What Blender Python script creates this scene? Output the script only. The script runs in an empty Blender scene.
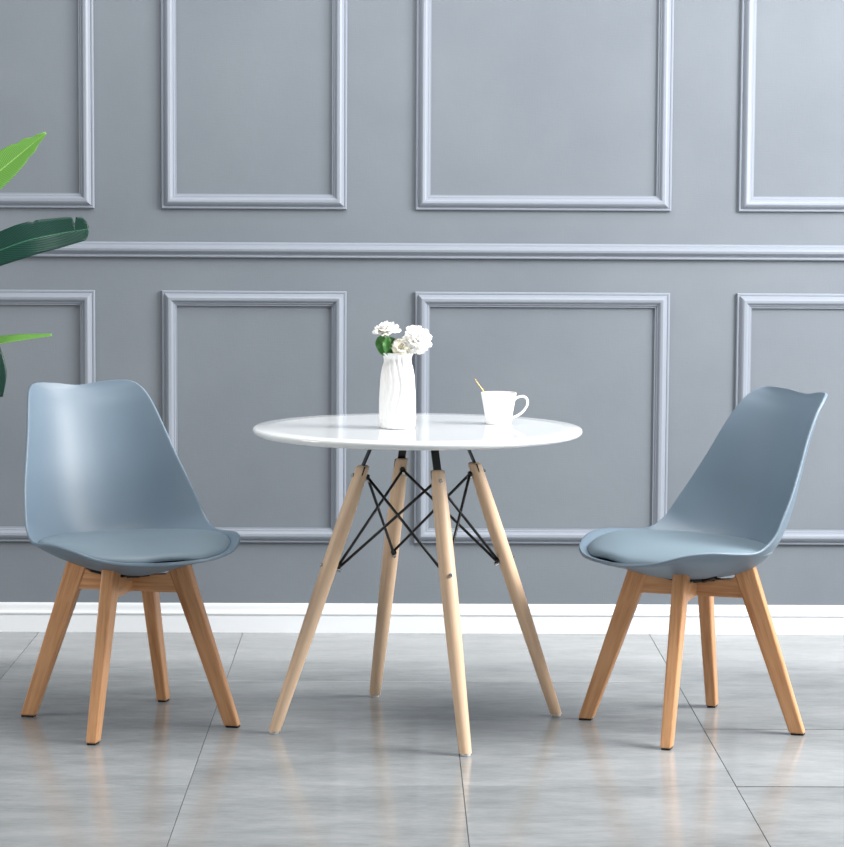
import bpy, math, random
from math import sin, cos, pi, radians, sqrt, atan2
from mathutils import Vector, Matrix
random.seed(7)
sc = bpy.context.scene
col = sc.collection

# ------------------------------------------------------------------ helpers
def link(name, verts, faces, mat, parent=None, smooth=True, uvs=None, loc=None):
    me = bpy.data.meshes.new(name)
    me.from_pydata([tuple(v) for v in verts], [], faces)
    me.update()
    if smooth:
        me.polygons.foreach_set('use_smooth', [True] * len(me.polygons))
    if uvs:
        uv = me.uv_layers.new(name='UVMap')
        for lp in me.loops:
            uv.data[lp.index].uv = uvs[lp.vertex_index]
    mats = mat if isinstance(mat, (list, tuple)) else [mat]
    for m in mats:
        me.materials.append(m)
    o = bpy.data.objects.new(name, me)
    col.objects.link(o)
    if parent is not None:
        o.parent = parent
    if loc is not None:
        o.location = loc
    return o

def empty(name, loc, rotz, label, cat, group=None):
    o = bpy.data.objects.new(name, None)
    col.objects.link(o)
    o.location = loc
    o.rotation_euler = (0, 0, rotz)
    o.empty_display_size = .1
    o['label'] = label
    o['category'] = cat
    if group:
        o['group'] = group
    return o

def struct(o):
    o['kind'] = 'structure'
    return o

def bevel(o, w, seg=2, angle=35):
    m = o.modifiers.new('bevel', 'BEVEL')
    m.width = w
    m.segments = seg
    m.limit_method = 'ANGLE'
    m.angle_limit = radians(angle)
    m.harden_normals = False
    return o

def autosmooth(o, angle=35):
    me = o.data
    me.polygons.foreach_set('use_smooth', [True] * len(me.polygons))
    import bmesh
    bm = bmesh.new(); bm.from_mesh(me)
    for e in bm.edges:
        if len(e.link_faces) == 2 and e.calc_face_angle(0) > radians(angle):
            e.smooth = False
    bm.to_mesh(me); bm.free()
    return o

class MB:
    """collects raw geometry for one mesh"""
    def __init__(s):
        s.v = []; s.f = []; s.uv = []
    def add(s, v, f, uv=None):
        n = len(s.v)
        s.v += [tuple(q) for q in v]
        s.f += [tuple(i + n for i in q) for q in f]
        s.uv += uv if uv else [(0, 0)] * len(v)
    def rings(s, rings, closed=True, cap0=True, cap1=True):
        n = len(rings[0]); v = [q for r in rings for q in r]; f = []
        for i in range(len(rings) - 1):
            for j in range(n if closed else n - 1):
                k = (j + 1) % n
                f.append((i*n+j, i*n+k, (i+1)*n+k, (i+1)*n+j))
        if cap0: f.append(tuple(range(n))[::-1])
        if cap1: f.append(tuple((len(rings)-1)*n + j for j in range(n)))
        s.add(v, f)
    def tube(s, pts, rad, n=12, caps=True):
        pts = [Vector(q) for q in pts]
        if not isinstance(rad, (list, tuple)): rad = [rad] * len(pts)
        up = None; R = []
        for i, q in enumerate(pts):
            t = (pts[min(i+1, len(pts)-1)] - pts[max(i-1, 0)]).normalized()
            if up is None:
                up = Vector((0, 0, 1)) if abs(t.z) < .9 else Vector((1, 0, 0))
            a = up - t * up.dot(t); a.normalize(); up = a
            b = t.cross(a)
            R.append([q + (a*cos(2*pi*k/n) + b*sin(2*pi*k/n)) * rad[i] for k in range(n)])
        s.rings(R, cap0=caps, cap1=caps)
    def lathe(s, prof, n=48, center=(0, 0), mod=None):
        R = []
        for (r, z) in prof:
            R.append([(center[0] + (r + (mod(2*pi*k/n, z) if mod else 0)*1.0) * cos(2*pi*k/n),
                       center[1] + (r + (mod(2*pi*k/n, z) if mod else 0)*1.0) * sin(2*pi*k/n), z) for k in range(n)])
        s.rings(R)
    def box(s, c, d):
        x, y, z = c; a, b, h = d[0]/2, d[1]/2, d[2]/2
        v = [(x+i*a, y+j*b, z+k*h) for k in (-1, 1) for i, j in ((-1,-1),(1,-1),(1,1),(-1,1))]
        s.add(v, [(3,2,1,0),(4,5,6,7),(0,1,5,4),(1,2,6,5),(2,3,7,6),(3,0,4,7)])
    def build(s, name, mat, parent=None, smooth=True, uv=False, loc=None):
        return link(name, s.v, s.f, mat, parent, smooth, s.uv if uv else None, loc)

def cr(P, n=6, mirror=False):
    """catmull-rom through rows of tuples"""
    P = [Vector(q) for q in P]
    if mirror:      # the outline crosses the middle plane squarely at both ends
        Q = [Vector((-P[1].x, P[1].y, P[1].z))] + P + [Vector((-P[-2].x, P[-2].y, P[-2].z))]
    else:
        Q = [2*P[0]-P[1]] + P + [2*P[-1]-P[-2]]
    out = []
    for i in range(1, len(Q)-2):
        a, b, c, d = Q[i-1], Q[i], Q[i+1], Q[i+2]
        for k in range(n):
            t = k/n
            out.append(.5*((2*b)+(-a+c)*t+(2*a-5*b+4*c-d)*t*t+(-a+3*b-3*c+d)*t**3))
    out.append(P[-1])
    return out

def lerp_table(T, x):
    """smooth interpolation (cubic, finite-difference tangents)"""
    if x <= T[0][0]: return T[0][1]
    if x >= T[-1][0]: return T[-1][1]
    n = len(T)
    def tan(i):
        a, b = T[max(i-1, 0)], T[min(i+1, n-1)]
        return (b[1]-a[1])/(b[0]-a[0])
    for i in range(n-1):
        (a, va), (b, vb) = T[i], T[i+1]
        if x <= b:
            h = b-a; t = (x-a)/h
            return ((2*t**3-3*t*t+1)*va + (t**3-2*t*t+t)*h*tan(i) + (-2*t**3+3*t*t)*vb + (t**3-t*t)*h*tan(i+1))

# ------------------------------------------------------------------ materials
def srgb(r, g, b):
    f = lambda c: ((c/255)/12.92 if c/255 <= .04045 else ((c/255+.055)/1.055)**2.4)
    return (f(r), f(g), f(b), 1)

def mat(name, c, rough=.5, metal=0, spec=.5, coat=0, sheen=0, trans=0):
    m = bpy.data.materials.new(name); m.use_nodes = True
    b = m.node_tree.nodes['Principled BSDF']
    b.inputs['Base Color'].default_value = c
    b.inputs['Roughness'].default_value = rough
    b.inputs['Metallic'].default_value = metal
    b.inputs['Specular IOR Level'].default_value = spec
    b.inputs['Coat Weight'].default_value = coat
    b.inputs['Sheen Weight'].default_value = sheen
    b.inputs['Transmission Weight'].default_value = trans
    return m

def nodes(m):
    nt = m.node_tree
    return nt, nt.nodes, nt.links, nt.nodes['Principled BSDF']

def noise(m, scale, vec='Object', stretch=(1, 1, 1), detail=4, rough=.5, offset=None):
    nt, N, L, b = nodes(m)
    tc = N.new('ShaderNodeTexCoord'); mp = N.new('ShaderNodeMapping')
    mp.inputs['Scale'].default_value = stretch
    if offset is not None: mp.inputs['Location'].default_value = offset
    L.new(tc.outputs[vec], mp.inputs['Vector'])
    t = N.new('ShaderNodeTexNoise'); t.inputs['Scale'].default_value = scale
    t.inputs['Detail'].default_value = detail; t.inputs['Roughness'].default_value = rough
    L.new(mp.outputs[0], t.inputs['Vector'])
    return t, mp

def ramp(m, src, stops):
    nt, N, L, b = nodes(m)
    r = N.new('ShaderNodeValToRGB')
    r.color_ramp.elements[0].position = stops[0][0]; r.color_ramp.elements[0].color = stops[0][1]
    r.color_ramp.elements[1].position = stops[-1][0]; r.color_ramp.elements[1].color = stops[-1][1]
    for p, c in stops[1:-1]:
        e = r.color_ramp.elements.new(p); e.color = c
    L.new(src, r.inputs[0]); return r

def bump(m, src, strength, dist, prev=None):
    nt, N, L, b = nodes(m)
    bp = N.new('ShaderNodeBump'); bp.inputs['Strength'].default_value = strength
    bp.inputs['Distance'].default_value = dist
    L.new(src, bp.inputs['Height'])
    if prev: L.new(prev.outputs[0], bp.inputs['Normal'])
    L.new(bp.outputs[0], b.inputs['Normal']); return bp

# wall paint over a fine woven canvas
def wall_material():
    m = mat('wall_paint', srgb(150, 158, 170), .62, spec=.3)
    nt, N, L, b = nodes(m)
    t, _ = noise(m, 2.2, detail=5, rough=.6)
    r = ramp(m, t.outputs[0], [(.3, srgb(114, 121, 129)), (.7, srgb(122, 129, 136))])
    L.new(r.outputs[0], b.inputs['Base Color'])
    a, _ = noise(m, 260, stretch=(1, 1, .12), detail=2)
    c, _ = noise(m, 260, stretch=(.12, 1, 1), detail=2)
    b1 = bump(m, a.outputs[0], .12, .002)
    bump(m, c.outputs[0], .12, .002, b1)
    return m
M_wall = wall_material()
M_trim = mat('trim_paint', srgb(142, 149, 160), .4, spec=.4)
M_base = mat('baseboard_paint', srgb(228, 232, 236), .35)

def floor_material():
    m = mat('concrete_tile', srgb(140, 142, 145), .22, spec=.5)
    nt, N, L, b = nodes(m)
    vc = N.new('ShaderNodeAttribute'); vc.attribute_name = 'tile'
    tc = N.new('ShaderNodeTexCoord')
    add = N.new('ShaderNodeVectorMath'); add.operation = 'ADD'
    sca = N.new('ShaderNodeVectorMath'); sca.operation = 'SCALE'; sca.inputs['Scale'].default_value = 9
    L.new(vc.outputs['Vector'], sca.inputs[0])
    L.new(tc.outputs['Object'], add.inputs[0]); L.new(sca.outputs[0], add.inputs[1])
    def nz(scale, st, det, rg):
        mp = N.new('ShaderNodeMapping'); mp.inputs['Scale'].default_value = st
        L.new(add.outputs[0], mp.inputs[0])
        t = N.new('ShaderNodeTexNoise'); t.inputs['Scale'].default_value = scale
        t.inputs['Detail'].default_value = det; t.inputs['Roughness'].default_value = rg
        L.new(mp.outputs[0], t.inputs['Vector']); return t
    big = nz(2.0, (.8, 1.3, 1), 5, .6)
    mid = nz(11, (.5, 1.4, 1), 8, .72)
    fine = nz(80, (.35, 1.5, 1), 4, .7)
    mx = N.new('ShaderNodeMath'); mx.operation = 'MULTIPLY_ADD'; mx.inputs[1].default_value = .8
    L.new(mid.outputs[0], mx.inputs[0]); L.new(big.outputs[0], mx.inputs[2])
    m2 = N.new('ShaderNodeMath'); m2.operation = 'MULTIPLY_ADD'; m2.inputs[1].default_value = .35
    L.new(fine.outputs[0], m2.inputs[0]); L.new(mx.outputs[0], m2.inputs[2])
    r = ramp(m, m2.outputs[0], [(.86, srgb(120, 124, 125)), (1.0, srgb(160, 163, 164))])
    r.color_ramp.elements[0].position = .0
    mr = N.new('ShaderNodeMapRange'); mr.inputs['From Min'].default_value = .82; mr.inputs['From Max'].default_value = 1.34
    L.new(m2.outputs[0], mr.inputs[0]); L.new(mr.outputs[0], r.inputs[0])
    L.new(r.outputs[0], b.inputs['Base Color'])
    rr = N.new('ShaderNodeMapRange'); rr.inputs['To Min'].default_value = .13; rr.inputs['To Max'].default_value = .20
    rr.inputs['From Min'].default_value = .3; rr.inputs['From Max'].default_value = .7
    L.new(mid.outputs[0], rr.inputs[0]); L.new(rr.outputs[0], b.inputs['Roughness'])
    return m
M_floor = floor_material()
M_grout = mat('grout', srgb(58, 58, 60), .9)

def wood(name, lo, mid_, hi, rough=.42, along='z'):
    m = mat(name, mid_, rough, spec=.4)
    nt, N, L, b = nodes(m)
    st = {'z': (1, 1, .06), 'x': (.06, 1, 1)}[along]
    oi = N.new('ShaderNodeObjectInfo')
    t, mp = noise(m, 120, stretch=st, detail=5, rough=.6)
    t2, mp2 = noise(m, 22, stretch=st, detail=3)
    if along == 'z':
        for q in (mp, mp2):
            r0 = N.new('ShaderNodeMapping'); r0.inputs['Rotation'].default_value = (0, .328, 0)
            L.new(q.inputs['Vector'].links[0].from_socket, r0.inputs['Vector']); L.new(r0.outputs[0], q.inputs['Vector'])
    mx = N.new('ShaderNodeMix'); mx.data_type = 'FLOAT'; mx.inputs[0].default_value = .45
    L.new(t.outputs[0], mx.inputs[2]); L.new(t2.outputs[0], mx.inputs[3])
    r = ramp(m, mx.outputs[0], [(.33, lo), (.5, mid_), (.67, hi)])
    hs = N.new('ShaderNodeHueSaturation')
    mr = N.new('ShaderNodeMapRange'); mr.inputs['To Min'].default_value = .93; mr.inputs['To Max'].default_value = 1.05
    L.new(oi.outputs['Random'], mr.inputs[0]); L.new(mr.outputs[0], hs.inputs['Value'])
    L.new(r.outputs[0], hs.inputs['Color']); L.new(hs.outputs[0], b.inputs['Base Color'])
    bump(m, t.outputs[0], .08, .001)
    return m
M_beech = wood('oiled_beech', srgb(174, 118, 76), srgb(206, 154, 110), srgb(224, 174, 130))
M_beech_x = wood('oiled_beech_rail', srgb(174, 118, 76), srgb(206, 154, 110), srgb(224, 174, 130), along='x')
M_pale = wood('pale_beech', srgb(218, 184, 152), srgb(232, 201, 170), srgb(240, 214, 186), .45)

M_shell = mat('satin_blue_grey_plastic', srgb(104, 123, 139), .48, spec=.8)
M_cushion = mat('blue_grey_leatherette', srgb(112, 129, 140), .5, spec=.4)
nzz, _ = noise(M_cushion, 350, detail=3)
bump(M_cushion, nzz.outputs[0], .12, .001)
M_black = mat('black_metal', srgb(18, 19, 21), .4, spec=.5)
M_dark = mat('dark_felt', srgb(40, 38, 38), .9)
M_steel = mat('steel', srgb(190, 190, 188), .25, metal=1)
M_glide = mat('clear_glide', srgb(225, 226, 226), .2)
M_white = mat('white_lacquer', srgb(236, 240, 242), .07, spec=.5, coat=.3)
M_ceramic = mat('white_ceramic', srgb(244, 244, 243), .3)
M_glaze = mat('white_glaze', srgb(246, 246, 246), .12)
M_gold = mat('brushed_gold', srgb(205, 170, 110), .28, metal=1)
M_coffee = mat('coffee', srgb(60, 36, 22), .1)

# ------------------------------------------------------------------ setting
DW = 7.438
def wall():
    mb = MB()
    mb.add([(-4.5, DW, 0), (4.5, DW, 0), (4.5, DW, 3.0), (-4.5, DW, 3.0),
            (-4.5, DW+.12, 0), (4.5, DW+.12, 0), (4.5, DW+.12, 3.0), (-4.5, DW+.12, 3.0)],
           [(0,1,2,3),(5,4,7,6),(3,2,6,7),(4,5,1,0),(1,5,6,2),(4,0,3,7)])
    struct(mb.build('wall_back', M_wall, smooth=False))
wall()

def floor():
    v, f, mi, tone = [], [], [], []
    def box(x0, x1, y0, y1, z1):
        n = len(v)
        b = .0006
        v.extend([(x0,y0,z1-.004),(x1,y0,z1-.004),(x1,y1,z1-.004),(x0,y1,z1-.004),
                  (x0,y0,z1-b),(x1,y0,z1-b),(x1,y1,z1-b),(x0,y1,z1-b),
                  (x0+b,y0+b,z1),(x1-b,y0+b,z1),(x1-b,y1-b,z1),(x0+b,y1-b,z1)])
        q = [(8,9,10,11)]
        for a, c in ((0,4),(4,8)):
            for k in range(4):
                q.append((a+k, a+(k+1)%4, c+(k+1)%4, c+k))
        f.extend([tuple(i+n for i in g) for g in q]); mi.extend([0]*len(q))
        t = (random.random(), random.random(), 0)
        tone.extend([t]*12)
    n = len(v)
    X0 = -1.054
    rows_a = [-.5, .69, 1.89, 3.09, 4.29, 5.486, 6.682, DW+.1]
    rows_b = [-.5, .69, 1.29, 1.89, 2.49, 3.09, 3.69, 4.29, 4.885, 5.486, 6.09, DW+.1]
    for i in range(-6, 9):
        xa = X0 + .6*i; xb = xa + .6
        rows = rows_b if (i >= 3 or i < -1) else rows_a
        for ya, yb in zip(rows, rows[1:]):
            g = .0007
            def gap(y):
                return .0040 if (i >= 3 or (i == 2 and abs(y-6.682) < .01)) else .0010
            box(xa+g, xb-g, ya+gap(ya), yb-gap(yb), 0)
    n = len(v)
    v.extend([(-4.7,-.5,-.003),(4.4,-.5,-.003),(4.4,DW+.1,-.003),(-4.7,DW+.1,-.003)])
    f.append((n,n+1,n+2,n+3)); mi.append(1); tone.extend([(0,0,0)]*4)
    o = link('floor', v, f, [M_floor, M_grout], smooth=False)
    o.data.polygons.foreach_set('material_index', mi)
    at = o.data.attributes.new('tile', 'FLOAT_VECTOR', 'POINT')
    at.data.foreach_set('vector', [c for t in tone for c in t])
    struct(o)
floor()

# moulding cross-section: (distance from outer edge inwards, height off the wall)
PROF = [(0, 0), (0, .009), (.002, .011), (.006, .011), (.0075, .0095), (.009, .011), (.0115, .0165),
        (.0155, .0205), (.0205, .0225), (.026, .0215), (.0305, .018), (.033, .0135), (.0345, .012),
        (.037, .012), (.0385, .0105), (.0395, .008), (.0435, .0075), (.0435, 0)]
TN = [0]
def trim(name=None):
    TN[0] += 1
    return 'trim_%d' % TN[0]
def frame(x0, x1, z0, z1, label):
    mb = MB(); R = []
    for (d, h) in PROF:
        R.append([(x0+d, DW-h, z0+d), (x1-d, DW-h, z0+d), (x1-d, DW-h, z1-d), (x0+d, DW-h, z1-d)])
    mb.rings(R, cap0=False, cap1=False)
    o = mb.build(trim(), M_trim, smooth=False)
    autosmooth(o, 28); struct(o); o['label'] = label
UP = [(-1.630, -.884), (-.689, -.151), (.049, .793), (.989, 1.527)]
names = ['leftmost', 'second from left', 'third from left', 'rightmost']
for (a, b), nm in zip(UP, names):
    frame(a, b, 1.245, 2.45, 'grey picture-frame moulding of the %s upper wall panel' % nm)
    frame(a, b, .268, 1.007, 'grey picture-frame moulding of the %s lower wall panel' % nm)
for (a, b) in [(1.723, 2.467), (-2.363, -1.825), (-3.303, -2.559)]:
    frame(a, b, 1.245, 2.45, 'grey picture-frame moulding of an upper wall panel beyond the view')
    frame(a, b, .268, 1.007, 'grey picture-frame moulding of a lower wall panel beyond the view')
def rail():
    mb = MB(); z0 = 1.104
    R = []
    P = [(0,0),(0,.012),(.003,.014),(.006,.0125),(.008,.011),(.011,.013),(.014,.019),(.019,.0245),(.025,.026),
         (.031,.024),(.035,.019),(.0365,.016),(.040,.016),(.043,.0135),(.0445,.010),(.0445,0)]
    for x in (-4.5, 4.5):
        R.append([(x, DW-h, z0+d) for d, h in P])
    mb.rings(R)
    o = mb.build(trim(), M_trim, smooth=False); autosmooth(o, 28); struct(o)
    o['label'] = 'grey horizontal chair rail running across the wall'
rail()
def baseboard():
    mb = MB()
    P = [(0,0),(0,.008),(.052,.008),(.0535,.0105),(.057,.0115),(.0605,.0105),(.062,.0070),(.066,.0058),(.073,.0058),
         (.080,.0055),(.0845,.0045),(.0867,.003),(.0867,0)]
    R = [[(x, DW-h, z) for z, h in P] for x in (-4.5, 4.5)]
    mb.rings(R)
    o = mb.build('baseboard_back', M_base, smooth=False); autosmooth(o, 28); struct(o)
baseboard()

# ------------------------------------------------------------------ chair
RIM = [(0,.2669,.4279),(.0653,.2608,.4290),(.1239,.2418,.4320),(.1803,.2133,.4428),(.2209,.1622,.4623),(.2387,.1033,.4676),
       (.2470,.0315,.4624),(.2416,-.0247,.4633),(.2357,-.0679,.4904),(.2278,-.0952,.5299),(.2143,-.1304,.5850),
       (.1964,-.1651,.6479),(.1794,-.1977,.7126),(.1640,-.2335,.7703),(.1496,-.2644,.8028),(.1248,-.2900,.8165),
       (.0666,-.3120,.8138),(0,-.3218,.8055)]
CEN = [(.2669,.4279),(.2575,.4265),(.238,.419),(.196,.409),(.135,.391),(.070,.377),(-.010,.3725),(-.090,.380),(-.148,.404),
       (-.186,.442),(-.212,.505),(-.238,.588),(-.266,.670),(-.293,.742),(-.308,.776),(-.3145,.789),(-.3185,.797),(-.3218,.8055)]
PW = [1.6,1.6,1.6,1.6,1.6,1.65,1.7,1.8,1.9,2.0,2.2,2.2,2.2,2.2,2.2,2.0,2.0,2.0]

def make_chair(label, loc, rotz):
    root = empty('dining_chair', loc, rotz, label, 'chair', 'grey shell dining chairs with wooden legs')
    # one-piece shell
    n = 6
    rim = cr(RIM, n, True); cen = cr([(a, b, 0) for a, b in CEN], n); pw = cr([(a, 0, 0) for a in PW], n)
    K = 20
    V = []; F = []
    rows = len(rim)
    for i in range(1, rows-1):
        r, c, p = rim[i], cen[i], pw[i].x
        for j in range(-K, K+1):
            u = abs(j)/K
            # spread the samples towards the rim
            u = 1-(1-u)**1.25
            g = u**p
            k = min(max((.945-u)/.06, 0), 1); k = k*k*(3-2*k)      # flat flange round the seat, then a step down
            g *= 1-.09*k*min(max((.02+c.x)/.08, 0), 1)
            x = (1 if j > 0 else -1)*u*r.x
            f = c.x + (r.y-c.x)*g; z = c.y + (r.z-c.y)*g
            V.append((x, -f, z))
    W = 2*K+1; nr = rows-2
    for i in range(nr-1):
        for j in range(W-1):
            F.append((i*W+j, i*W+j+1, (i+1)*W+j+1, (i+1)*W+j))
    a = len(V); V.append((0, -rim[0].y, rim[0].z)); b = len(V); V.append((0, -rim[-1].y, rim[-1].z))
    for j in range(W-1):
        F.append((a, j+1, j)); F.append((b, (nr-1)*W+j, (nr-1)*W+j+1))
    shell = link('seat_shell', V, F, M_shell, root)
    s = shell.modifiers.new('thickness', 'SOLIDIFY'); s.thickness = .0075; s.offset = -1
    s.use_quality_normals = True
    sb = shell.modifiers.new('smooth', 'SUBSURF'); sb.levels = 1; sb.render_levels = 1
    # cushion
    rz = sorted([(r[1], r[2]) for r in RIM[:8]])
    rw = sorted([(r[1], r[0]) for r in RIM[:8]])
    f0, f1 = -.172, .243
    fc = (f0+f1)/2; hl = (f1-f0)/2
    def half(f):
        if f > .0:
            return max(lerp_table(rw, f+.014) - .017, 0)
        t = (0-f)/(0-f0)
        return .2280*max(1-t**1.9, 0)**(1/2.1)
    def topz(f, t):
        zc = lerp_table([(-.178,.455),(-.1,.455),(0,.459),(.08,.462),(.15,.460),(.21,.450),(.26,.441)], f)
        ze = lerp_table([(-.178,.455),(-.05,.459),(.03,.463),(.10,.4625),(.15,.455),(.20,.444),(.245,.4365)], f)
        return zc + (ze-zc)*abs(t)**2.4
    # outline, then concentric rings
    NO = 96; out = []
    for k in range(NO):
        a_ = 2*pi*k/NO
        f = fc + hl*cos(a_)
        w = half(f)
        out.append((w*(1 if sin(a_) > 0 else -1) if abs(sin(a_)) > 1e-6 else 0, f))
    # resmooth the outline
    for _ in range(3):
        out = [((out[k-1][0]+2*out[k][0]+out[(k+1) % NO][0])/4, (out[k-1][1]+2*out[k][1]+out[(k+1) % NO][1])/4) for k in range(NO)]
    cx, cf = 0, .06
    rings = []
    def ring(s, dz, drop=0):
        R = []
        for (x, f) in out:
            xx = x*s; ff = cf+(f-cf)*s
            w = max(half(cf+(f-cf)), .02)
            R.append((xx, -ff, topz(ff, min(abs(xx)/max(half(ff), .03), 1)) + dz))
        return R
    # from the centre of the top outwards, over the edge and under
    for s_, dz in [(.02,0),(.2,0),(.4,0),(.6,0),(.75,0),(.86,-.0005),(.93,-.0015),(.965,-.003),(.988,-.0055),(1.0,-.009),(1.0,-.0155),(.99,-.0165),(.955,-.017),(.90,-.018),(.80,-.02),(.6,-.03),(.3,-.04)]:
        rings.append(ring(s_, dz))
    mb = MB(); mb.rings(rings)
    mb.build('seat_cushion', M_cushion, root)
    # crossed rails
    for k in range(2):
        mb = MB()
        th = .0135
        P = [(-.140,.326),(.140,.326),(.152,.400),(.128,.392),(.095,.370),(0,.363),(-.095,.370),(-.128,.392),(-.152,.400)]
        z1 = .0003*k
        V = [(r, -th, z-z1) for r, z in P] + [(r, th, z-z1) for r, z in P]
        m = len(P)
        F = [tuple(range(m)), tuple(range(2*m-1, m-1, -1))] + [(i, i+m, (i+1) % m + m, (i+1) % m) for i in range(m)]
        o = link('cross_rail', V, F, M_beech_x, root, smooth=False)
        o.rotation_euler = (0, 0, pi/4 + k*pi/2)
        bevel(o, .0015, 2)
    # bracket under the shell
    mb = MB()
    mb.tube([(-.1, -.1*0, .382), (-.05, 0, .3665), (.05, 0, .3665), (.1, 0, .382)], .005, 10)
    mb.tube([(0, -.1, .382), (0, -.05, .3665), (0, .05, .3665), (0, .1, .382)], .005, 10)
    mb.box((0, 0, .3665), (.10, .10, .006))
    mb.build('mounting_bracket', M_black, root, smooth=False)
    # tapered legs
    leg0 = None
    for k in range(4):
        if leg0 is None:
            zt, zb = .404, .004
            O = lambda z: .2815 - .322*z
            I = lambda z: .2450 - .367*z
            T = lambda z: .0134 + .0080*z
            R = []
            for z in (zb, .10, .2, .3, zt):
                zi = z if z < zt else .388
                R.append([(I(zi), -T(z), zi), (O(z), -T(z), z), (O(z), T(z), z), (I(zi), T(z), zi)])
            mb = MB(); mb.rings(R)
            o = mb.build('leg', M_beech, root, smooth=False); leg0 = o
            bevel(o, .0045, 3)
            m2 = MB(); m2.rings([[(I(z)+.003, -.010, z), (O(z)-.003, -.010, z), (O(z)-.003, .010, z), (I(z)+.003, .010, z)] for z in (0, .0045)])
            pad0 = m2.build('floor_pad', M_dark, o, smooth=False)
        else:
            o = leg0.copy(); col.objects.link(o); o.parent = root
            q = pad0.copy(); col.objects.link(q); q.parent = o
        o.rotation_euler = (0, 0, pi/4 + k*pi/2)
    return root

def copy_tree(o, parent=None):
    c = o.copy(); col.objects.link(c)
    if parent: c.parent = parent
    for ch in [q for q in list(bpy.data.objects) if q.parent == o]:
        copy_tree(ch, c)
    return c
ch1 = make_chair('blue-grey moulded shell chair on wooden legs, left of the table',
                 (-.653, 6.154, 0), radians(29.5))
ch2 = copy_tree(ch1)
ch2['label'] = 'blue-grey moulded shell chair on wooden legs, right of the table'
ch2.location = (.717, 6.113, 0); ch2.rotation_euler = (0, 0, radians(-63.6))

for q in list(bpy.data.objects):       # the leg frame is screwed on a touch askew
    if q.parent == ch1 and q.name.split('.')[0] in ('leg', 'cross_rail', 'mounting_bracket'):
        q.rotation_euler.z += radians(2.5)

# ------------------------------------------------------------------ table
def make_table():
    root = empty('dining_table', (.052, 6.130, 0), radians(17.4),
                 'round white gloss dining table on four pale wooden dowel legs with black wire bracing', 'table')
    R = .3985; zt = .73
    prof = [(.001, zt), (R-.05, zt), (R-.006, zt), (R-.003, zt-.0012), (R-.0008, zt-.004), (R, zt-.008), (R-.0015, zt-.013),
            (R-.006, zt-.0165), (R-.014, zt-.0185), (R-.05, zt-.020), (.001, zt-.020)]
    mb = MB(); mb.lathe(prof[::-1], 160)
    o = mb.build('tabletop', M_white, root, loc=(-.004, .001, 0)); autosmooth(o, 60)
    # mounting ring below the top
    mb = MB(); mb.box((0, 0, zt-.0225), (.30, .30, .004))
    bevel(mb.build('mounting_plate', M_black, root, smooth=False), .001)
    z1 = .640; r0, r1 = .363, .141
    rc = lambda z: r0 + (r1-r0)*z/z1
    leg0 = None
    zu, zl = .612, .397
    for k in range(4):
        a = k*pi/2
        if leg0 is None:
            mb = MB(); RR = []
            for z, d in [(.006,.0135),(.0065,.0145),(.05,.0155),(.15,.0170),(.27,.0190),(.38,.0200),(.47,.0198),(.55,.0188),(.61,.0172),(.632,.0163),(.638,.0150),(.640,.012)]:
                RR.append([(rc(z)+d*cos(2*pi*j/28), d*sin(2*pi*j/28), z) for j in range(28)])
            mb.rings(RR)
            leg0 = mb.build('leg', M_pale, root); autosmooth(leg0, 50)
            m2 = MB(); m2.lathe([(.0105, 0), (.0115, .001), (.0115, .005), (.009, .0064)], 24, (r0-.001, 0))
            m2.build('floor_glide', M_glide, leg0)
            for zz in (zu, zl):
                p = Vector((rc(zz), 0, zz))
                nrm = Vector((1, 0, .33)).normalized()
                dd = .0198 if zz < .5 else .0172
                for sgn in (1, -1):
                    m3 = MB(); q = p + nrm*sgn*(dd-.001)
                    e = .0032 if sgn > 0 else .0118
                    m3.tube([q, q+nrm*sgn*e, q+nrm*sgn*(e+.001)], [.0048, .0048, .003], 14)
                    m3.build('bolt', M_steel, leg0, smooth=False)
            # slot line for the flat bar
            m4 = MB()
            w = .0095
            P = [(.113, zt-.022), (.127, .672), (rc(.636)+.001, .636), (rc(.60)+.001, .598)]
            RB = [[(r-.0018, -w, z), (r+.0018, -w, z), (r+.0018, w, z), (r-.0018, w, z)] for r, z in P]
            m4.rings(RB)
            # visible edges of the bar in the slot
            w2 = .0168
            P = [(rc(.6385), .6385), (rc(.60), .600)]
            RB = [[(r-.0016, -w2, z), (r+.0016, -w2, z), (r+.0016, w2, z), (r-.0016, w2, z)] for r, z in P]
            m4.rings(RB)
            m4.box((.112, 0, zt-.0235), (.04, .022, .003))
            bar0 = m4.build('support_bar', M_black, root, smooth=False)
            kids = [q for q in bpy.data.objects if q.parent == leg0]
        else:
            o = leg0.copy(); col.objects.link(o); o.parent = root; o.rotation_euler = (0, 0, a)
            for q in kids:
                c = q.copy(); col.objects.link(c); c.parent = o
            b = bar0.copy(); col.objects.link(b); b.parent = root; b.rotation_euler = (0, 0, a)
    # bracing rods: from the top bolt of each leg to the bottom bolts of its neighbours
    def node(k, z):
        a = k*pi/2; r = rc(z) - (.0165 if z > .5 else .019)-.004
        return Vector((r*cos(a), r*sin(a), z))
    for k in range(4):
        for d in (1, -1):
            A, B = node(k, zu), node((k+d) % 4, zl)
            B = B + Vector((0, 0, .003*d))
            mb = MB(); mb.tube([A, B], .0035, 10)
            mb.build('brace_rod', M_black, root)
    for k in range(4):
        for z in (zu, zl):
            p = node(k, z); mb = MB(); a = k*pi/2
            n = Vector((cos(a), sin(a), .33)).normalized()
            mb.tube([p-n*.003, p+n*.006], .0068, 14)
            mb.build('rod_eyelet', M_black, root, smooth=False)
    return root
make_table()

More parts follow.
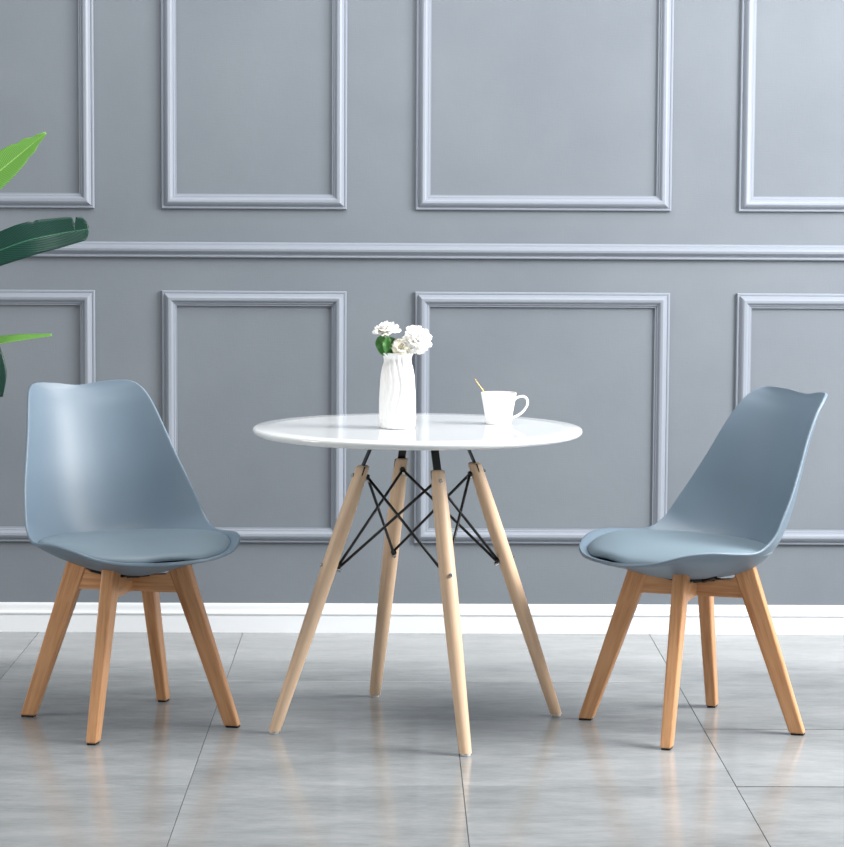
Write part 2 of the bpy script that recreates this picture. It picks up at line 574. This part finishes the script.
# ------------------------------------------------------------------ vase and flowers
ZT = .73
def make_vase():
    NP = 18
    def mod(th, z):
        zz = z
        amp = .0022*min(1, max(0, (zz-.004)/.02))*min(1, max(0, (.178-zz)/.02)+.35)
        saw = 2*abs(((th*NP/(2*pi) + .35*sin(zz*45)) % 1)-.5)
        return amp*(saw-.5)*2
    outp = [(.001,0),(.036,0),(.0405,.0015),(.0425,.006),(.0428,.03),(.0418,.07),(.0405,.105),(.0385,.130),(.0350,.148),(.0318,.159),(.0312,.165),(.0335,.173),(.0388,.181),(.0388,.1825)]
    inn = [(.0360,.1815),(.0300,.172),(.0285,.165),(.0290,.158),(.034,.13),(.037,.09),(.037,.01),(.001,.008)]
    # densify
    P = []
    for a, b in zip(outp, outp[1:]):
        n = max(1, int(abs(b[1]-a[1])/.006))
        P += [(a[0]+(b[0]-a[0])*i/n, a[1]+(b[1]-a[1])*i/n) for i in range(n)]
    P += [outp[-1]] + inn
    mb = MB(); mb.lathe(P, 180, mod=mod)
    o = mb.build('flower_vase', M_ceramic, loc=(-.001, 6.095, ZT)); autosmooth(o, 50)
    o['label'] = 'white pleated ceramic vase holding white flowers on the round table'; o['category'] = 'vase'
make_vase()

M_petal = mat('white_petal', srgb(250, 249, 244), .6, spec=.2)
M_petal.node_tree.nodes['Principled BSDF'].inputs['Subsurface Weight'].default_value = .25
M_petal.node_tree.nodes['Principled BSDF'].inputs['Subsurface Radius'].default_value = (.01, .01, .008)
M_petal2 = mat('cream_petal', srgb(250, 246, 230), .6, spec=.2)
M_sepal = mat('sepal_green', srgb(170, 184, 120), .5)
M_stem = mat('stem_green', srgb(110, 140, 60), .5)
M_fleaf = mat('flower_leaf', srgb(52, 112, 40), .45)

def petal(mb, C, axis, az, elev, length, width, cup, rnd):
    """one cupped petal rooted at C; elev = angle from the axis"""
    ax = Vector(axis).normalized()
    t1 = ax.orthogonal().normalized(); t2 = ax.cross(t1)
    out = t1*cos(az)+t2*sin(az); side = ax.cross(out)
    v = []; f = []; nu, nv = 6, 4
    for i in range(nu+1):
        s = i/nu
        e = elev + cup*(s-.3)
        # integrate direction approx
        r = 0; h = 0; k = 8
        for q in range(k):
            ee = elev + cup*((q+.5)/k*s-.3)
            r += sin(ee)*length*s/k; h += cos(ee)*length*s/k
        w = width*(sin(pi*min(.12+s*.80, 1))**.6)*.5
        for j in range(-nv, nv+1):
            u = j/nv
            ruff = .08*width*sin(u*6+rnd*9)*s + .05*width*sin(u*13+rnd*17)*s*s
            edge = -.10*length*(u*u)*s
            p = C + out*(r - abs(u)*w*.25*sin(e)*0) + ax*(h+edge+ruff*.7) + side*(u*w) - out*(u*u*w*.35*cos(e))
            v.append(p)
    W = 2*nv+1
    for i in range(nu):
        for j in range(W-1):
            f.append((i*W+j, i*W+j+1, (i+1)*W+j+1, (i+1)*W+j))
    mb.add(v, f)

def bloom(mb, C, axis, layers, k0=1.08):
    layers = [(n, e, L*k0, W*k0, c) for n, e, L, W, c in layers]
    for (n, elev, L, W, cup) in layers:
        off = random.random()*6
        for k in range(n):
            petal(mb, Vector(C), axis, off+2*pi*k/n+random.uniform(-.15, .15), elev+random.uniform(-.12, .12),
                  L*random.uniform(.9, 1.08), W*random.uniform(.9, 1.1), cup+random.uniform(-.15, .15), random.random())

def leaf_blade(mb, pts, width, nrm, fold=.25, prof=None, wave=0, nv=5, n=20, jag=None):
    """leaf blade along control pts; nrm = approx. face normal"""
    C = cr(pts, n)
    L = len(C); v = []; f = []; uv = []
    nrm = Vector(nrm)
    prof = prof or (lambda s: (sin(pi*min(s*.93+.03, 1)))**.75)
    for i, c in enumerate(C):
        s = i/(L-1)
        t = (C[min(i+1, L-1)]-C[max(i-1, 0)]).normalized()
        side = t.cross(nrm).normalized(); nn = side.cross(t)
        w = width*.5*prof(s)
        for j in range(-nv, nv+1):
            u = j/nv
            ww = w
            if jag: ww = w*jag(s, u)
            p = c + side*(u*ww) + nn*(-abs(u)*-fold*ww + wave*w*sin(s*22+(3 if u > 0 else 0))*abs(u)**2)
            v.append(p); uv.append((s, u*.5+.5))
    W = 2*nv+1
    for i in range(L-1):
        for j in range(W-1):
            f.append((i*W+j, i*W+j+1, (i+1)*W+j+1, (i+1)*W+j))
    mb.add(v, f, uv)

FG = 'white flowers in the vase'
VY = 6.095
DY = Vector((0, -.033, .003))
def flower(label, C, axis, layers, pm, stem_pts, leaves=(), sep=.010, kind='flower'):
    root = empty(kind, (-.001, VY, ZT+.01), 0, label, 'flower', FG)
    O = Vector((-.001, VY, ZT+.01)); C = Vector(C)+DY
    mb = MB(); bloom(mb, C-O, axis, layers)
    o = mb.build('bloom', pm, root)
    s = o.modifiers.new('thickness', 'SOLIDIFY'); s.thickness = .0005
    mb = MB(); mb.tube([q-O for q in cr([Vector(p)+(DY if i else DY*0) for i, p in enumerate(stem_pts)], 6)], .0016, 8)
    mb.build('stem', M_stem, root)
    ax = Vector(axis).normalized()
    mb = MB(); c = C-O
    mb.tube([c-ax*sep*1.3, c-ax*sep, c-ax*sep*.4, c+ax*.002], [.0018, .0045, sep*.65, sep*.5], 12)
    mb.build('sepal', M_sepal, root)
    for (pts, w, nrm) in leaves:
        mb = MB(); leaf_blade(mb, [Vector(p)+DY-O for p in pts], w, nrm, fold=.3, n=8, wave=.15)
        o = mb.build('leaf', M_fleaf, root)
        s = o.modifiers.new('thickness', 'SOLIDIFY'); s.thickness = .0004
    return root

rose = [(5, .15, .017, .016, -.2), (6, .45, .020, .020, -.1), (8, .8, .024, .023, .1), (9, 1.15, .028, .026, .3), (9, 1.4, .031, .028, .35)]
flower('flat open white flower, leftmost in the vase, above the dark green leaf', (-.028, 6.125, .958), (-.12, -.16, .98),
       [(6, .2, .019, .018, -.2), (8, .5, .022, .021, -.2), (9, .8, .026, .024, 0), (10, 1.1, .031, .026, .2), (9, 1.38, .035, .028, .3)],
       M_petal, [(0, VY, ZT+.02), (-.012, 6.128, .895), (-.024, 6.125, .935), (-.027, 6.125, .950)],
       leaves=[([(-.014, 6.12, .900), (-.030, 6.112, .915), (-.040, 6.105, .935), (-.036, 6.10, .952)], .030, (-.2, -1, .1)),
               ([(-.012, 6.11, .903), (-.022, 6.10, .915), (-.028, 6.098, .930), (-.025, 6.10, .948)], .024, (.3, -1, 0)),
               ([(-.010, 6.13, .900), (-.018, 6.125, .915), (-.014, 6.12, .935), (-.020, 6.12, .946)], .020, (.5, -1, 0))])
flower('full round white flower with many petals, leaning right over the vase rim', (.046, 6.112, .942), (.40, -.72, .45),
       [(6, .12, .014, .013, -.1), (8, .35, .019, .016, 0), (10, .65, .024, .018, .1), (12, .95, .029, .020, .2), (13, 1.25, .032, .021, .25), (13, 1.55, .034, .022, .25), (11, 1.9, .033, .022, .1), (9, 2.3, .028, .022, 0)],
       M_petal, [(.004, VY, ZT+.02), (.008, 6.128, .895), (.022, 6.125, .928), (.038, 6.118, .937)])
flower('small cream flower between the two bigger white ones at the vase rim', (.007, 6.104, .922), (.05, -.8, .5),
       [(5, .2, .012, .012, -.2), (7, .55, .016, .015, -.1), (8, .95, .021, .017, .1), (9, 1.4, .023, .018, .2), (8, 1.8, .022, .018, .1)],
       M_petal2, [(-.004, VY, ZT+.02), (-.002, 6.124, .895), (.004, 6.110, .914)], sep=.007)

# ------------------------------------------------------------------ mug and spoon
def make_mug():
    loc = (.247, 6.215, ZT)
    root = empty('mug', loc, 0, 'white tapered coffee mug with handle on the right side of the tabletop', 'mug')
    P = [(.001,.002),(.026,.002),(.028,0),(.0305,.0005),(.0318,.004),(.0345,.025),(.0385,.048),(.0425,.068),(.0440,.0765),(.0437,.0778),(.0425,.0775),
         (.0405,.068),(.0365,.048),(.0325,.025),(.0295,.007),(.001,.006)]
    mb = MB(); mb.lathe(P, 64)
    autosmooth(mb.build('mug_body', M_glaze, root), 60)
    pts = cr([Vector(p) for p in [(.0375,0,.060),(.0475,0,.0665),(.0600,0,.0685),(.0690,0,.0625),(.0705,0,.0500),(.0635,0,.0360),(.0510,0,.0245),(.0345,0,.0160)]], 5)
    mb = MB(); n = 14; R = []
    for i, c in enumerate(pts):
        t = (pts[min(i+1, len(pts)-1)]-pts[max(i-1, 0)]).normalized()
        b = Vector((0, 1, 0)); a = t.cross(b)
        R.append([c + a*.0030*cos(2*pi*k/n) + b*.0052*sin(2*pi*k/n) for k in range(n)])
    mb.rings(R)
    mb.build('handle', M_glaze, root)
    mb = MB(); mb.lathe([(.001, .052), (.0371, .052), (.0371, .0535), (.001, .0535)], 48)
    mb.build('coffee_surface', M_coffee, root)
make_mug()
def make_spoon():
    O = Vector((.247, 6.215, ZT))
    root = empty('teaspoon', O+Vector((.012, 0, .012)), 0, 'thin gold teaspoon leaning in the white mug', 'spoon')
    d = Vector((-.0595, .004, .112)); A = Vector((.012, 0, .012)) - Vector((.012, 0, .012))
    tip = Vector((-.0600, .002, .1125)) - Vector((.012, 0, .012))
    mb = MB(); side = Vector((0, 1, 0)); t = (tip-A).normalized(); nrm = t.cross(side)
    R = []
    for s, w, h in [(.18,.0022,.0012),(.4,.0016,.0013),(.6,.0016,.0013),(.85,.0024,.0011),(.96,.0031,.0010),(.99,.0026,.0009),(1.0,.001,.0006)]:
        c = A + (tip-A)*s
        R.append([c+side*w*cos(2*pi*k/12)+nrm*h*sin(2*pi*k/12) for k in range(12)])
    mb.rings(R); mb.build('spoon_handle', M_gold, root)
    mb = MB(); R = []
    for s in [0,.1,.25,.45,.65,.82,.94,1.0]:
        w = .0105*sqrt(max(1-(2*s-1)**2, .01)); c = A + t*(s*.026-.003) + nrm*(-.003*sin(pi*s))
        R.append([c+side*w*cos(2*pi*k/12)+nrm*.0009*sin(2*pi*k/12) for k in range(12)])
    mb.rings(R); mb.build('spoon_bowl', M_gold, root)
make_spoon()

# ------------------------------------------------------------------ plant
def leafmat(name, dark, light, vein, rough=.35):
    m = mat(name, dark, rough, spec=.5)
    nt, N, L, b = nodes(m)
    uv = N.new('ShaderNodeUVMap')
    sx = N.new('ShaderNodeSeparateXYZ'); L.new(uv.outputs[0], sx.inputs[0])
    # distance from midrib
    s1 = N.new('ShaderNodeMath'); s1.operation = 'SUBTRACT'; s1.inputs[1].default_value = .5
    L.new(sx.outputs['Y'], s1.inputs[0])
    ab = N.new('ShaderNodeMath'); ab.operation = 'ABSOLUTE'; L.new(s1.outputs[0], ab.inputs[0])
    # vein coordinate
    ma = N.new('ShaderNodeMath'); ma.operation = 'MULTIPLY_ADD'; ma.inputs[1].default_value = -.40
    L.new(ab.outputs[0], ma.inputs[0]); L.new(sx.outputs['X'], ma.inputs[2])
    fr = N.new('ShaderNodeMath'); fr.operation = 'MULTIPLY'; fr.inputs[1].default_value = 260
    L.new(ma.outputs[0], fr.inputs[0])
    si = N.new('ShaderNodeMath'); si.operation = 'SINE'; L.new(fr.outputs[0], si.inputs[0])
    mr = N.new('ShaderNodeMapRange'); mr.inputs['From Min'].default_value = .2; mr.inputs['From Max'].default_value = 1
    L.new(si.outputs[0], mr.inputs[0])
    mx = N.new('ShaderNodeMix'); mx.data_type = 'RGBA'
    mx.inputs[6].default_value = dark; mx.inputs[7].default_value = light
    L.new(mr.outputs[0], mx.inputs[0])
    lt = N.new('ShaderNodeMath'); lt.operation = 'LESS_THAN'; lt.inputs[1].default_value = .018
    L.new(ab.outputs[0], lt.inputs[0])
    m2 = N.new('ShaderNodeMix'); m2.data_type = 'RGBA'; m2.inputs[7].default_value = vein
    L.new(lt.outputs[0], m2.inputs[0]); L.new(mx.outputs[2], m2.inputs[6])
    L.new(m2.outputs[2], b.inputs['Base Color'])
    bump(m, si.outputs[0], .3, .001)
    return m
M_leafd = leafmat('dark_leaf', srgb(12, 50, 42), srgb(22, 70, 56), srgb(50, 98, 76))
M_leafl = leafmat('fresh_leaf', srgb(88, 142, 56), srgb(122, 172, 86), srgb(146, 190, 108), .42)
M_pstem = mat('petiole_green', srgb(60, 104, 50), .45)
M_pot = mat('pot_glaze', srgb(225, 225, 222), .4)
M_soil = mat('soil', srgb(50, 38, 30), .95)

def make_plant():
    O = Vector((-1.46, 6.62, 0))
    root = empty('potted_plant', O, 0, 'tall green broad-leaved plant reaching in from the left edge, beside the grey wall', 'plant')
    mb = MB(); mb.lathe([(.001,0),(.11,0),(.118,.004),(.15,.30),(.155,.305),(.155,.315),(.145,.318),(.140,.31),(.135,.27),(.001,.27)], 64)
    autosmooth(mb.build('pot', M_pot, root), 40)
    mb = MB(); mb.lathe([(.001,.268),(.1355,.268),(.1362,.277),(.08,.285),(.001,.29)], 40); mb.build('soil', M_soil, root)
    def leaf(pts, width, nrm, m, stem, **kw):
        mb = MB(); leaf_blade(mb, [Vector(p)-O for p in pts], width, nrm, n=14, **kw)
        o = mb.build('leaf', m, root, uv=True)
        s = o.modifiers.new('thickness', 'SOLIDIFY'); s.thickness = .0006
        st = [Vector(p)-O for p in stem]
        mb = MB(); mb.tube(cr(st, 6), [.007-.0035*i/(6*(len(st)-1)) for i in range(6*(len(st)-1)+1)], 10)
        mb.build('petiole', M_pstem, o)
    # light green leaf, upper left of the picture
    leaf([(-1.36,6.60,1.11),(-1.20,6.58,1.215),(-1.08,6.58,1.300),(-.985,6.59,1.378),(-.908,6.60,1.443)], .098, (-.25,-1,.25), M_leafl,
         [(-1.44,6.62,.28),(-1.43,6.61,.7),(-1.40,6.60,1.0),(-1.36,6.60,1.11)], fold=.25,
         prof=lambda s: (sin(pi*min(.05+s*.6, 1))**.8)*(1-max(0, (s-.55)/.45)**1.5*.93), jag=lambda s, u: 1+.10*sin(s*60)*(s > .8))
    # dark leaf pointing right with a split near its tip
    def jd(s, u):
        k = 1.0
        if u < 0 and .897 < s < .909: k = .55
        if u < 0 and .66 < s < .672: k = .90
        return k
    leaf([(-1.42,6.55,.86),(-1.25,6.50,1.01),(-1.10,6.49,1.103),(-.96,6.49,1.162),(-.86,6.50,1.186),(-.786,6.50,1.198)], .105, (.05,-1,.45), M_leafd,
         [(-1.47,6.61,.28),(-1.48,6.59,.55),(-1.46,6.57,.75),(-1.42,6.55,.86)], fold=.16,
         prof=lambda s: (sin(pi*min(.03+s*.5, 1))**.7)*(1 if s < .6 else 1-.42*((s-.6)/.4)**1.1)*(1 if s < .955 else sqrt(max(1-((s-.955)/.046)**2, .0))), jag=jd)
    # thin fresh leaf seen almost edge-on
    leaf([(-1.40,6.56,.70),(-1.25,6.53,.82),(-1.10,6.51,.885),(-1.0,6.50,.908),(-.883,6.50,.926)], .075, (.05,-.30,1), M_leafl,
         [(-1.45,6.61,.28),(-1.45,6.60,.50),(-1.43,6.58,.62),(-1.40,6.56,.70)], fold=.3)
    # dark drooping leaf just entering the frame
    leaf([(-1.43,6.55,.98),(-1.28,6.50,1.06),(-1.14,6.48,1.02),(-1.075,6.48,.94),(-1.024,6.48,.85),(-1.014,6.48,.770)], .07, (.3,-1,.35), M_leafd,
         [(-1.46,6.60,.28),(-1.47,6.58,.6),(-1.46,6.56,.86),(-1.43,6.55,.98)], fold=.2)
    # the rest of the crown, outside the frame
    for az, h, ln, mm in [(150, 1.45, .45, M_leafd), (200, 1.2, .42, M_leafd), (250, 1.55, .40, M_leafl), (100, 1.65, .42, M_leafd), (60, 1.62, .22, M_leafl), (300, .95, .30, M_leafd)]:
        a = radians(az); d = Vector((cos(a), sin(a), 0))
        b0 = O + d*.03 + Vector((0, 0, .28)); b1 = O + d*.07 + Vector((0, 0, h*.7))
        p = [b1, b1+d*ln*.3+Vector((0,0,.16)), b1+d*ln*.65+Vector((0,0,.22)), b1+d*ln+Vector((0,0,.16))]
        leaf(p, .12, tuple(Vector((0,0,1))-d*.3), mm, [b0, O+d*.04+Vector((0,0,.28+(h*.7-.28)*.5)), b1], fold=.2)
make_plant()

# ------------------------------------------------------------------ light
w = bpy.data.worlds.new('World'); sc.world = w; w.use_nodes = True
w.node_tree.nodes['Background'].inputs[0].default_value = (.93, .97, 1.0, 1)
w.node_tree.nodes['Background'].inputs[1].default_value = .11
def area(name, loc, target, size, energy, color=(1, 1, 1), sy=None):
    l = bpy.data.lights.new(name, 'AREA'); l.shape = 'RECTANGLE'; l.size = size; l.size_y = sy or size
    l.energy = energy; l.color = color
    o = bpy.data.objects.new(name, l); col.objects.link(o); o.location = loc
    o.rotation_euler = (Vector(target)-Vector(loc)).to_track_quat('-Z', 'Y').to_euler()
    return o
area('softbox_right', (2.95, 5.5, 2.3), (0, 6.7, .7), 1.5, 215, (1, .99, .98), 1.9)
area('softbox_left', (-2.7, 5.4, 1.2), (-.3, 6.3, .4), .7, 20, (1, .97, .93), 1.2)
area('softbox_top', (.1, 5.7, 3.4), (.1, 5.8, 0), 2.2, 80, (1, 1, 1), 1.8)
area('fill_front', (.6, -1.5, 2.0), (.1, 6.5, .4), 2.5, 27, (1, 1, 1), 2.0)  # unseen fill behind the camera, added to brighten the sides facing it

# ------------------------------------------------------------------ camera
f_, pitch, roll, yaw, H = 2546.95, .08973, .00534, .00957, 1.28992
F = Vector((sin(yaw)*cos(pitch), cos(yaw)*cos(pitch), -sin(pitch)))
Rr = Vector((cos(yaw), -sin(yaw), 0)); U = Rr.cross(F)
R2 = Rr*cos(roll)+U*sin(roll); U2 = -Rr*sin(roll)+U*cos(roll)
cd = bpy.data.cameras.new('Camera'); cam = bpy.data.objects.new('Camera', cd); col.objects.link(cam)
cd.sensor_fit = 'HORIZONTAL'; cd.sensor_width = 36; cd.lens = f_*36/844
Mx = Matrix((R2, U2, -F)).transposed().to_4x4(); Mx.translation = Vector((0, 0, H))
cam.matrix_world = Mx
cd.clip_start = .05
sc.camera = cam
sc.view_settings.view_transform = 'Standard'
sc.view_settings.look = 'None'
sc.view_settings.exposure = .22
sc.view_settings.gamma = 1
sc.view_settings.use_curve_mapping = False
